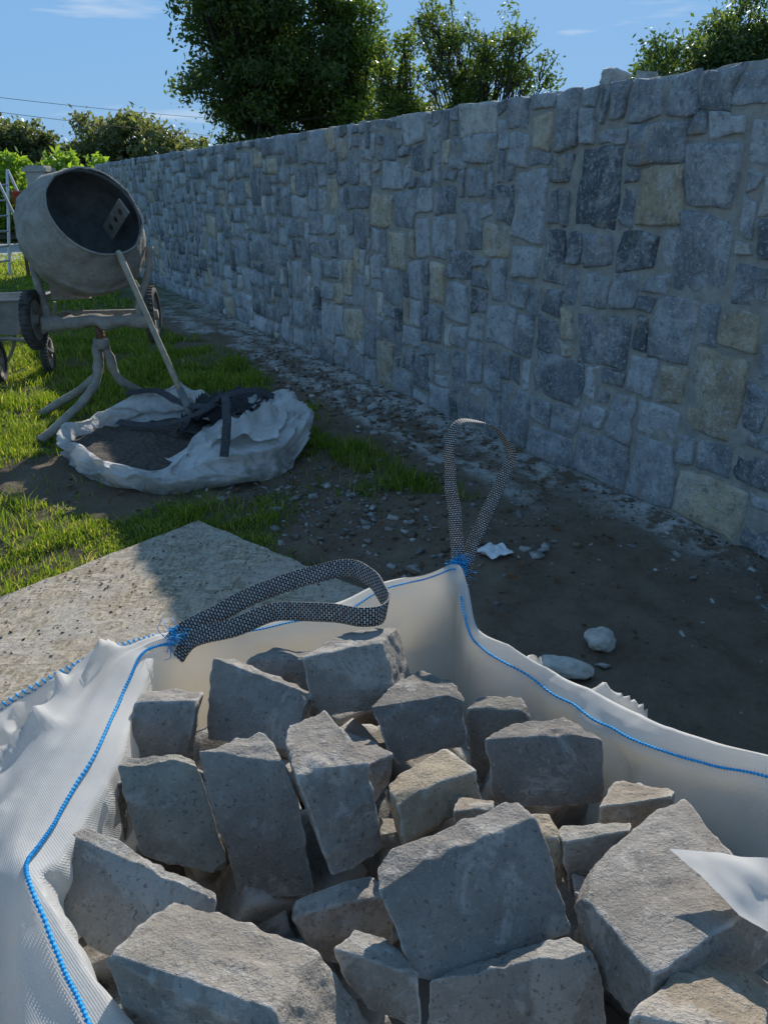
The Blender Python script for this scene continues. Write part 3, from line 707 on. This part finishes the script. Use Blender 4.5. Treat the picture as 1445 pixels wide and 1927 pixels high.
# ------------------------------------------------------------ shovel
sh=empty("shovel")
p0=np.array((-1.698,5.016,1.176));p1=np.array((-1.244,4.61,.248));t=(p1-p0)/np.linalg.norm(p1-p0)
a=Acc();V,F=tube([p0-t*.02,p0,p0+t*.3,p0+t*.7,p1],[.016,.022,.019,.019,.021],12);a.add(V,F);a.make("handle",[MWOOD],sh,True)
a=Acc();V,F=tube([p1-t*.16,p1,p1+t*.05],[.024,.025,.02],12);a.add(V,F)
uu=np.cross(t,(0,0,1));uu/=np.linalg.norm(uu);nn=np.cross(t,uu)
pts=[];g1=np.linspace(-1,1,9);g2=np.linspace(0,1,9)
for b in g2:
    for c_ in g1:
        wdt=.085*(1-.25*b**3) ;pts.append(p1+t*(.02+b*.24)+uu*c_*wdt+nn*(.03*(c_**2)))
idx=np.arange(81).reshape(9,9);F=np.stack([idx[:-1,:-1],idx[1:,:-1],idx[1:,1:],idx[:-1,1:]],-1).reshape(-1,4).tolist()
a.add(np.array(pts),F);a.make("blade",[MCEMD],sh,True)

# ------------------------------------------------------------ cement mixer
mx=empty("cement_mixer")
dc=np.array((-2.0,5.25,1.285));ax=np.array((.60,-.60,.53));ax/=np.linalg.norm(ax)
prof_o=[(-.37,.01),(-.37,.12),(-.36,.2),(-.31,.27),(-.22,.335),(-.12,.385),(-.04,.408),(-.02,.418),(.0,.418),(.02,.405),(.08,.392),(.15,.36),(.22,.325),(.262,.30),(.272,.305),(.272,.292)]
prof_i=[(.272,.292),(.25,.288),(.15,.345),(.02,.385),(-.1,.365),(-.25,.28),(-.34,.15),(-.345,.01)]
def dense(p,k=3):
    o=[]
    for i in range(len(p)-1):
        for q in range(k): o.append((p[i][0]+(p[i+1][0]-p[i][0])*q/k,p[i][1]+(p[i+1][1]-p[i][1])*q/k))
    o.append(p[-1]);return o
V,F=lathe(dc,ax,dense(prof_o),96);x,y,z=V.T;h=.009*fbm(x*9,y*9,z*9,400,4)+.004*vn(x*40,y*40,z*40,3)
d=V-dc;d/=np.linalg.norm(d,axis=1)[:,None]+1e-9;V=V+d*h[:,None];a=Acc();a.add(V,F);a.make("drum",[MCEM],mx,True)
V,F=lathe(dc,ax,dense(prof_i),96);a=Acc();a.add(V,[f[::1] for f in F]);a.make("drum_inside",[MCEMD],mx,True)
uu,vv=frame(ax)
if uu[0]<0: uu=-uu
upv=np.cross(uu,ax)
if upv[2]<0: upv=-upv
pc=dc+ax*.06+uu*.235+upv*.06
e1=ax;e2=upv*.95-uu*.3;e2/=np.linalg.norm(e2)
Rm=np.stack([e1,e2,np.cross(e1,e2)],1)
V,F=boxv(pc,(.17,.055,.006),Rm);a=Acc();a.add(V,F);a.make("paddle",[MCEM],mx)
a=Acc()
for q in (-.09,0.01,.10):
    V,F=lathe(pc+e1*q,np.cross(e1,e2),[(-.008,.0),(-.008,.02),(.008,.02),(.008,.0)],16);a.add(V,F)
a.make("paddle_hole_discs",[MTYRE],mx)  # dark discs added to stand in for the holes in the paddle
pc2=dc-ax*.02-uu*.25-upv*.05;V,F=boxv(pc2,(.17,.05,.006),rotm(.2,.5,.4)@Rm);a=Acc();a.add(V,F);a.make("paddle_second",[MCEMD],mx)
a=Acc()
bar=[(-2.34,5.17,.715),(-2.2,5.19,.71),(-2.0,5.22,.715),(-1.8,5.24,.72),(-1.62,5.27,.725)]
V,F=tube(catmull(bar,40),.05,12);x,y,z=V.T;V=V+(.018*fbm(x*12,y*12,z*12,410))[:,None]*np.array((.3,1,1));a.add(V,F)
V,F=tube(catmull([(-2.33,5.5,.72),(-1.66,5.55,.73)],8),.03,8);a.add(V,F)
for P in ([(-2.30,5.18,.72),(-2.34,5.25,.85),(-2.40,5.32,1.05),(-2.38,5.36,1.25)],[(-1.70,5.26,.72),(-1.69,5.28,.85),(-1.62,5.32,1.02),(-1.60,5.36,1.2)],[(-2.30,5.18,.72),(-2.3,5.5,.72)],[(-1.68,5.27,.72),(-1.68,5.53,.73)],[(-1.68,5.5,.73),(-1.80,5.52,.95),(-1.9,5.55,1.05)]):
    V,F=tube(catmull(P,16),.026,8);x,y,z=V.T;V=V+(.006*fbm(x*20,y*20,z*20,415))[:,None];a.add(V,F)
a.make("yoke_frame",[MCEM],mx,True)
a=Acc();V,F=tube([(-1.985,5.24,.70),(-1.985,5.24,.52)],.028,12);a.add(V,F)
for k in range(5):
    V,F=lathe((-1.985,5.24,.66-.02*k),(0,0,1),[(-.006,.028),(0,.036),(.006,.028)],16);a.add(V,F)
a.make("swivel_post",[MRUST],mx,True)
a=Acc()
for P in ([(-2.01,5.22,.57),(-2.02,5.20,.42),(-2.03,5.16,.32),(-2.10,5.04,.20),(-2.22,4.86,.08),(-2.31,4.74,.01)],
          [(-2.01,5.26,.57),(-2.03,5.27,.42),(-2.08,5.28,.32),(-2.24,5.32,.20),(-2.45,5.38,.08),(-2.57,5.41,.01)],
          [(-1.955,5.25,.57),(-1.945,5.26,.42),(-1.92,5.28,.32),(-1.82,5.36,.20),(-1.69,5.47,.09),(-1.60,5.55,.01)]):
    V,F=tube(catmull(P,36),.031,10);x,y,z=V.T;V=V+(.009*fbm(x*15,y*15,z*15,420))[:,None]*np.array((1,1,.3));a.add(V,F)
V,F=tube([(-1.985,5.24,.60),(-1.985,5.24,.53)],.055,12);a.add(V,F)
a.make("tripod_legs",[MCEM],mx,True)
def wheel(c,axd,r,wd,name,par):
    a=Acc();t=r*.30
    V,F=lathe(c,axd,[(-wd*.35,r-t),(-wd*.5,r-t*.5),(-wd*.42,r-.012),(-wd*.2,r),(wd*.2,r),(wd*.42,r-.012),(wd*.5,r-t*.5),(wd*.35,r-t),(-wd*.35,r-t)],40);a.add(V,F,m=0)
    for k in range(36):
        an=2*math.pi*k/36;u_,v_=frame(np.array(axd)/np.linalg.norm(axd))
        p=np.array(c)+(r)*(math.cos(an)*u_+math.sin(an)*v_);axn=np.array(axd)/np.linalg.norm(axd)
        V,F=tube([p-axn*wd*.38,p+axn*wd*.38],.006,4);a.add(V,F,m=0)
    V,F=lathe(c,axd,[(-wd*.3,r-t+.004),(-wd*.1,r*.62),(-wd*.1,r*.2),(-wd*.5,r*.18),(-wd*.5,0.001)],32);a.add(V,F,m=1)
    V,F=lathe(c,axd,[(wd*.3,r-t+.004),(wd*.1,r*.62),(wd*.1,r*.2),(wd*.5,r*.18),(wd*.5,0.001)],32);a.add(V,F,m=1)
    a.make(name,[MTYRE,MCEM],par,True)
wheel((-2.40,5.18,.735),(1,.10,0),.195,.075,"wheel_left",mx)
wheel((-1.655,5.42,.735),(1,.14,0),.195,.075,"wheel_right",mx)
V,F=boxv((-2.28,5.62,1.0),(.13,.12,.17),rotm(0,0,.2));a=Acc();a.add(V,F);a.make("motor_housing",[MCEM],mx)

# ------------------------------------------------------------ wheelbarrow
wb=empty("wheelbarrow")
T=[(-4.05,6.35,.66),(-3.03,6.55,.69),(-3.05,7.05,.69),(-4.05,7.0,.66)]
B=[(-3.85,6.45,.42),(-3.22,6.6,.38),(-3.22,6.95,.38),(-3.85,6.9,.42)]
V=np.array(T+B+[tuple(np.array(q)*.985+np.array((-3.55,6.7,.6))*.015+np.array((0,0,.0))) for q in T]+[(q[0]*.97-.1,q[1],q[2]+.012) for q in B])
F=[[0,1,5,4],[1,2,6,5],[2,3,7,6],[3,0,4,7],[4,5,6,7],[8,12,13,9],[9,13,14,10],[10,14,15,11],[11,15,12,8],[15,14,13,12],[0,8,9,1],[1,9,10,2],[2,10,11,3],[3,11,8,0]]
a=Acc();a.add(V,F)
for k in range(4):
    Vt_,Ft_=tube([T[k],T[(k+1)%4]],.012,8);a.add(Vt_,Ft_)
a.make("tray",[MGALV],wb)
a=Acc()
for y in (6.58,6.92):
    for P in ([(-4.7,y,.72),(-4.2,y,.45),(-3.6,y,.36),(-3.15,y,.34),(-3.0,6.72,.20)],[(-3.9,y,.40),(-3.95,y,.15),(-3.85,y,.02),(-3.6,y,.02),(-3.45,y,.2),(-3.4,y,.37)],[(-3.12,y,.36),(-3.02,y,.5),(-2.99,y,.62)]):
        Vt_,Ft_=tube(catmull(P,20),.016,8);a.add(Vt_,Ft_)
a.make("tube_frame",[MCEM],wb,True)
wheel((-3.36,6.42,.18),(1,.22,0),.185,.09,"front_wheel",wb)
wheel((-3.06,6.75,.17),(1,.22,0),.17,.07,"rear_wheel",wb)

# ------------------------------------------------------------ ladder, post with bucket
ld=empty("step_ladder");a=Acc()
for dx in (0,.42):
    for (p,q) in (((-7.25+dx*.2,15.1+dx,1.9),(-7.45+dx*.2,14.8+dx,0)),((-7.25+dx*.2,15.1+dx,1.9),(-6.75+dx*.2,15.3+dx,0))):
        V,F=tube([p,q],.028,6);a.add(V,F)
for k in range(1,7):
    f=k/7;p=np.array((-7.25,15.1,1.9))*(1-f)+np.array((-7.45,14.8,0))*f
    V,F=tube([p,p+np.array((.084,.42,0))],.02,6);a.add(V,F)
a.make("rails_and_rungs",[MALU],ld)
ps=empty("site_post");a=Acc();V,F=tube([(-6.85,14.9,0),(-6.8,14.9,1.3)],.035,8);a.add(V,F);V,F=tube([(-6.72,14.95,0),(-6.72,14.95,1.1)],.03,8);a.add(V,F);a.make("post",[MRUST],ps)
a=Acc();V,F=lathe((-6.78,14.92,1.28),(0.1,0,1),[(0,.001),(0,.09),(.22,.125),(.24,.13),(.24,.12),(.02,.085),(.02,.001)],24);a.add(V,F);a.make("red_bucket",[MRED],ps,True)

# ------------------------------------------------------------ gate pillar, driveway
gp=empty("gate_pillar");a=Acc();V,F=boxv((-10.2,24.1,1.0),(.29,.29,1.02));a.add(V,F);V,F=boxv((-10.2,24.1,2.08),(.36,.36,.055));a.add(V,F)
V,F=boxv((-10.2,24.1,2.16),(.27,.27,.03));a.add(V,F);a.make("pillar_and_cap",[MCONC],gp)
V=[(-40,20.5,.012),(-8.2,18.2,.012),(-8.2,24,.012),(-40,27,.012)];mk("driveway",V,[[0,1,2,3]],[MCONC])
V,F=boxv((-25,27.6,.4),(16,.15,.42),rotm(0,0,-.06));a=Acc();a.add(V,F);a.make("boundary_wall",[MCONC])

# ------------------------------------------------------------ trees
def leaves(P,size,cols):
    n=len(P);A=RNG.normal(size=(n,3));A/=np.linalg.norm(A,axis=1)[:,None];B_=RNG.normal(size=(n,3));B_-=A*np.sum(A*B_,1)[:,None];B_/=np.linalg.norm(B_,axis=1)[:,None]
    s_=size*RNG.uniform(.6,1.3,(n,1));V=np.stack([P-A*s_,P-B_*s_*.45,P+A*s_,P+B_*s_*.45],1).reshape(-1,3)
    F=np.arange(n*4).reshape(n,4);return V,F,np.repeat(cols,4,0)
def tree(name,base,ells,nleaf,lsize,ncl,clr,c1,c2,trunk=.2,limbs=True,shell=.55,top=None):
    e=empty(name);base=np.array(base,float)
    vol=np.array([a*b*c_ for (_,(a,b,c_)) in ells]);vol=vol/vol.sum();cl=[]
    for k in range(ncl):
        (c_,r)=ells[RNG.choice(len(ells),p=vol)];d=RNG.normal(size=3);d/=np.linalg.norm(d);q=RNG.uniform(shell,1.08)
        cl.append(np.array(c_)+d*np.array(r)*q)
    cl=np.array(cl);cl[:,2]=np.maximum(cl[:,2],.5)
    rad=clr*RNG.uniform(.35,1.25,ncl);pr=rad**2;pr/=pr.sum();ci=RNG.choice(ncl,nleaf,p=pr)
    d=RNG.normal(size=(nleaf,3));d/=np.linalg.norm(d,axis=1)[:,None]
    P=cl[ci]+d*(rad[ci]*RNG.random(nleaf)**.5*RNG.choice([1,1,1,1.45],nleaf))[:,None]*np.array((1,1,.75))
    tn=RNG.uniform(0,1,ncl)[ci][:,None]*.6+RNG.random((nleaf,1))*.4
    cols=np.array(c1)*tn+np.array(c2)*(1-tn)
    V,F,Cc=leaves(P,lsize,cols);mk("foliage",V,F,[MLEAF],e,False,col=Cc)
    a=Acc();h=max(c_[2] for c_,_ in ells)
    tp=base+np.array((0,0,h));V,F=tube(catmull([base,base+(tp-base)*.35+np.array((.1,.1,0)),tp],12),np.linspace(trunk,trunk*.25,12),8);a.add(V,F)
    for k in range(min(ncl,90 if limbs else 25)):
        q=cl[k];f=random.uniform(.1,.75);s_=base+(tp-base)*f;s_[2]=min(s_[2],q[2]-.1) if q[2]>.8 else s_[2]
        m=(s_+q)/2+RNG.normal(0,.12,3)-np.array((0,0,.1));V,F=tube(catmull([s_,m,q],7),np.linspace(trunk*.28,.012,7),5);a.add(V,F)
        for w_ in range(4):
            q2=q+np.clip(RNG.normal(0,.6,3),-1.1,1.1)*clr;V,F=tube([m*.3+q*.7,q2],[.014,.005],4);a.add(V,F)
    a.make("trunk_and_limbs",[MBARK],e,True);return e
DK1,DK2=(.14,.18,.045),(.042,.068,.022)
tree("hawthorn_tree",(-3.3,22.6,0),[((-3.3,22.5,3.6),(1.8,1.8,2.6)),((-3.6,22.5,6.0),(2.1,2.0,2.2)),((-3.2,22.5,7.8),(2.0,2.0,1.5)),((-2.0,22.5,4.2),(1.4,1.6,2.4))],85000,.072,400,.52,DK1,DK2,.25,shell=.35)
tree("leaning_tree",(-1.0,22.9,0),[((-1.0,22.8,4.4),(1.0,1.3,1.5)),((-1.1,22.8,5.9),(.9,1.2,1.1)),((-.6,22.5,3.0),(1.0,1.2,1.2))],15000,.07,110,.42,(.20,.26,.05),(.06,.095,.025),.12,shell=.3)
tree("field_maple",(.6,20,0),[((.3,20,3.0),(.8,1.1,1.2)),((.5,20,4.2),(.65,.8,.9)),((-.1,20,2.6),(1.0,1.0,.9))],10000,.058,90,.33,(.20,.25,.045),(.06,.095,.025),.09,shell=.2)
tree("alder_tree",(2.2,18.7,0),[((1.8,18.7,3.5),(1.1,1.0,1.2)),((2.5,18.8,4.2),(1.1,1.0,1.0)),((3.1,18.8,3.8),(.65,.8,.8)),((1.2,18.7,4.6),(.7,.8,.9))],11000,.050,180,.28,(.17,.21,.045),(.05,.08,.022),.08,shell=.2)
tree("sycamore_tree",(12.2,29.6,0),[((12.0,29.5,3.9),(3.6,3,2.8)),((13.0,29.5,5.6),(2.6,2.4,1.9)),((10.4,29.5,4.7),(1.6,1.8,1.4))],42000,.10,190,.75,(.16,.20,.075),(.05,.085,.035),.25,shell=.5)
tree("laurel_hedge",(-11.6,25.6,0),[((-13.2,25.6,1.3),(2.4,1.0,1.45)),((-10.6,25.8,1.3),(2.4,1.0,1.35)),((-8.6,25.6,1.1),(1.0,.9,1.1)),((-16,25.6,1.4),(2,1,1.3))],24000,.12,150,.4,(.32,.42,.07),(.14,.22,.04),.08,limbs=False,shell=.6)
tree("roadside_hawthorn",(-20,45,0),[((-19.6,45,2.6),(2.9,2.4,2.3)),((-20.3,45,3.6),(1.6,1.6,1.3)),((-23.5,45,2.2),(2.4,2,1.8))],20000,.16,110,.8,(.17,.18,.09),(.07,.09,.045),.2,limbs=False,shell=.5)
tree("roadside_hawthorn.001",(-15,45,0),[((-15.2,45,2.6),(2.2,2.2,2.5)),((-14.2,45,3.8),(1.7,1.8,1.3)),((-12.0,44,2.4),(2.0,2.0,2.0)),((-10,44,2.2),(2.2,2.0,1.6))],24000,.16,140,.8,(.22,.22,.10),(.09,.10,.05),.2,limbs=False,shell=.5)
n=26000;x=RNG.uniform(-95,95,n);hh=2.4+1.6*vn(x*.15,0,0,600)+.8*vn(x*.6,0,0,601);z=RNG.random(n)**.7*np.maximum(hh,.8);y=78+RNG.normal(0,1.2,n)-.12*np.abs(x)
t=RNG.random((n,1));V,F,Cc=leaves(np.stack([x,y,z],-1),.38,np.array((.11,.14,.08))*t+np.array((.05,.07,.04))*(1-t));mk("distant_hedgerow",V,F,[MLEAF],None,False,col=Cc)

# ------------------------------------------------------------ overhead lines
pl=empty("power_line");a=Acc()
P0=np.array((-20.2,25.4,5.1));P1=np.array((-6.4,51.9,5.35))
for (dz,dx) in ((0,0),(-.30,0)):
    A_=P0+np.array((dx,0,dz));B_=P1+np.array((dx,0,dz*3.4));pts=[]
    for f in np.linspace(0,1,24): pts.append(A_*(1-f)+B_*f-np.array((0,0,.25*4*f*(1-f))))
    V,F=tube(pts,.011,5);a.add(V,F)
a.make("cables",[MWIRE],pl)
a=Acc()
for p in (P0,P1):
    V,F=tube([(p[0],p[1],0),(p[0],p[1],p[2]+.4)],[.14,.1],10);a.add(V,F)
a.make("poles",[MBARK],pl,True)

# ------------------------------------------------------------ light and sky
sun=bpy.data.lights.new("sun","SUN");sun.energy=5.0;sun.angle=math.radians(.53);sun.color=(1,.96,.90)
so=bpy.data.objects.new("sun",sun);COL.objects.link(so)
sd=Vector((.40,2.04,1.05)).normalized();so.rotation_euler=sd.to_track_quat('Z','Y').to_euler();so.location=(5,20,12)
wd=bpy.data.worlds.new("World");scene.world=wd;wd.use_nodes=True;nt=wd.node_tree
bg=nt.nodes["Background"];sky=nt.nodes.new("ShaderNodeTexSky");sky.sky_type='NISHITA';sky.sun_disc=False
sky.sun_elevation=math.asin(sd.z);sky.sun_rotation=math.atan2(sd.x,sd.y);sky.air_density=1.0;sky.dust_density=.2;sky.ozone_density=1.5
# soft shoulder on the sky brightness and an evener clear-sky blue
bw=nt.nodes.new("ShaderNodeRGBToBW");nt.links.new(sky.outputs[0],bw.inputs[0])
m1_=nt.nodes.new("ShaderNodeMath");m1_.operation='MULTIPLY_ADD';nt.links.new(bw.outputs[0],m1_.inputs[0]);m1_.inputs[1].default_value=.78;m1_.inputs[2].default_value=1.0
dv=nt.nodes.new("ShaderNodeMath");dv.operation='DIVIDE';dv.inputs[0].default_value=.455/.15;nt.links.new(m1_.outputs[0],dv.inputs[1])
vs=nt.nodes.new("ShaderNodeVectorMath");vs.operation='SCALE';nt.links.new(sky.outputs[0],vs.inputs[0]);nt.links.new(dv.outputs[0],vs.inputs["Scale"])
lm=nt.nodes.new("ShaderNodeMath");lm.operation='MULTIPLY';nt.links.new(bw.outputs[0],lm.inputs[0]);nt.links.new(dv.outputs[0],lm.inputs[1])
hu=nt.nodes.new("ShaderNodeVectorMath");hu.operation='SCALE';hu.inputs[0].default_value=(.38,.93,1.75);nt.links.new(lm.outputs[0],hu.inputs["Scale"])
mh=nt.nodes.new("ShaderNodeMix");mh.data_type='RGBA';mh.inputs[0].default_value=.70;nt.links.new(vs.outputs[0],mh.inputs[6]);nt.links.new(hu.outputs[0],mh.inputs[7])
tc=nt.nodes.new("ShaderNodeTexCoord");mp=nt.nodes.new("ShaderNodeMapping");mp.inputs["Scale"].default_value=(1.6,1.6,13)
nt.links.new(tc.outputs["Generated"],mp.inputs[0]);nz=nt.nodes.new("ShaderNodeTexNoise");nz.inputs["Scale"].default_value=2.2;nz.inputs["Detail"].default_value=6
nt.links.new(mp.outputs[0],nz.inputs[0]);cr=nt.nodes.new("ShaderNodeValToRGB");cr.color_ramp.elements[0].position=.62;cr.color_ramp.elements[1].position=.78
cr.color_ramp.elements[1].color=(.7,.7,.7,1)
nt.links.new(nz.outputs[0],cr.inputs[0]);mxn=nt.nodes.new("ShaderNodeMix");mxn.data_type='RGBA'
nt.links.new(cr.outputs[0],mxn.inputs[0]);nt.links.new(mh.outputs[2],mxn.inputs[6]);mxn.inputs[7].default_value=(6.0,6.2,6.4,1)
nt.links.new(mxn.outputs[2],bg.inputs[0]);bg.inputs[1].default_value=.15

# ------------------------------------------------------------ camera
cam=bpy.data.cameras.new("camera");co=bpy.data.objects.new("camera",cam);COL.objects.link(co)
cam.sensor_fit='VERTICAL';cam.sensor_height=36;cam.lens=26.0;cam.clip_end=2000;cam.clip_start=.02
co.location=(0,0,1.56);co.rotation_euler=(math.radians(90-23.6),0,0)
scene.camera=co
scene.view_settings.view_transform='Standard';scene.view_settings.look='None';scene.view_settings.exposure=0
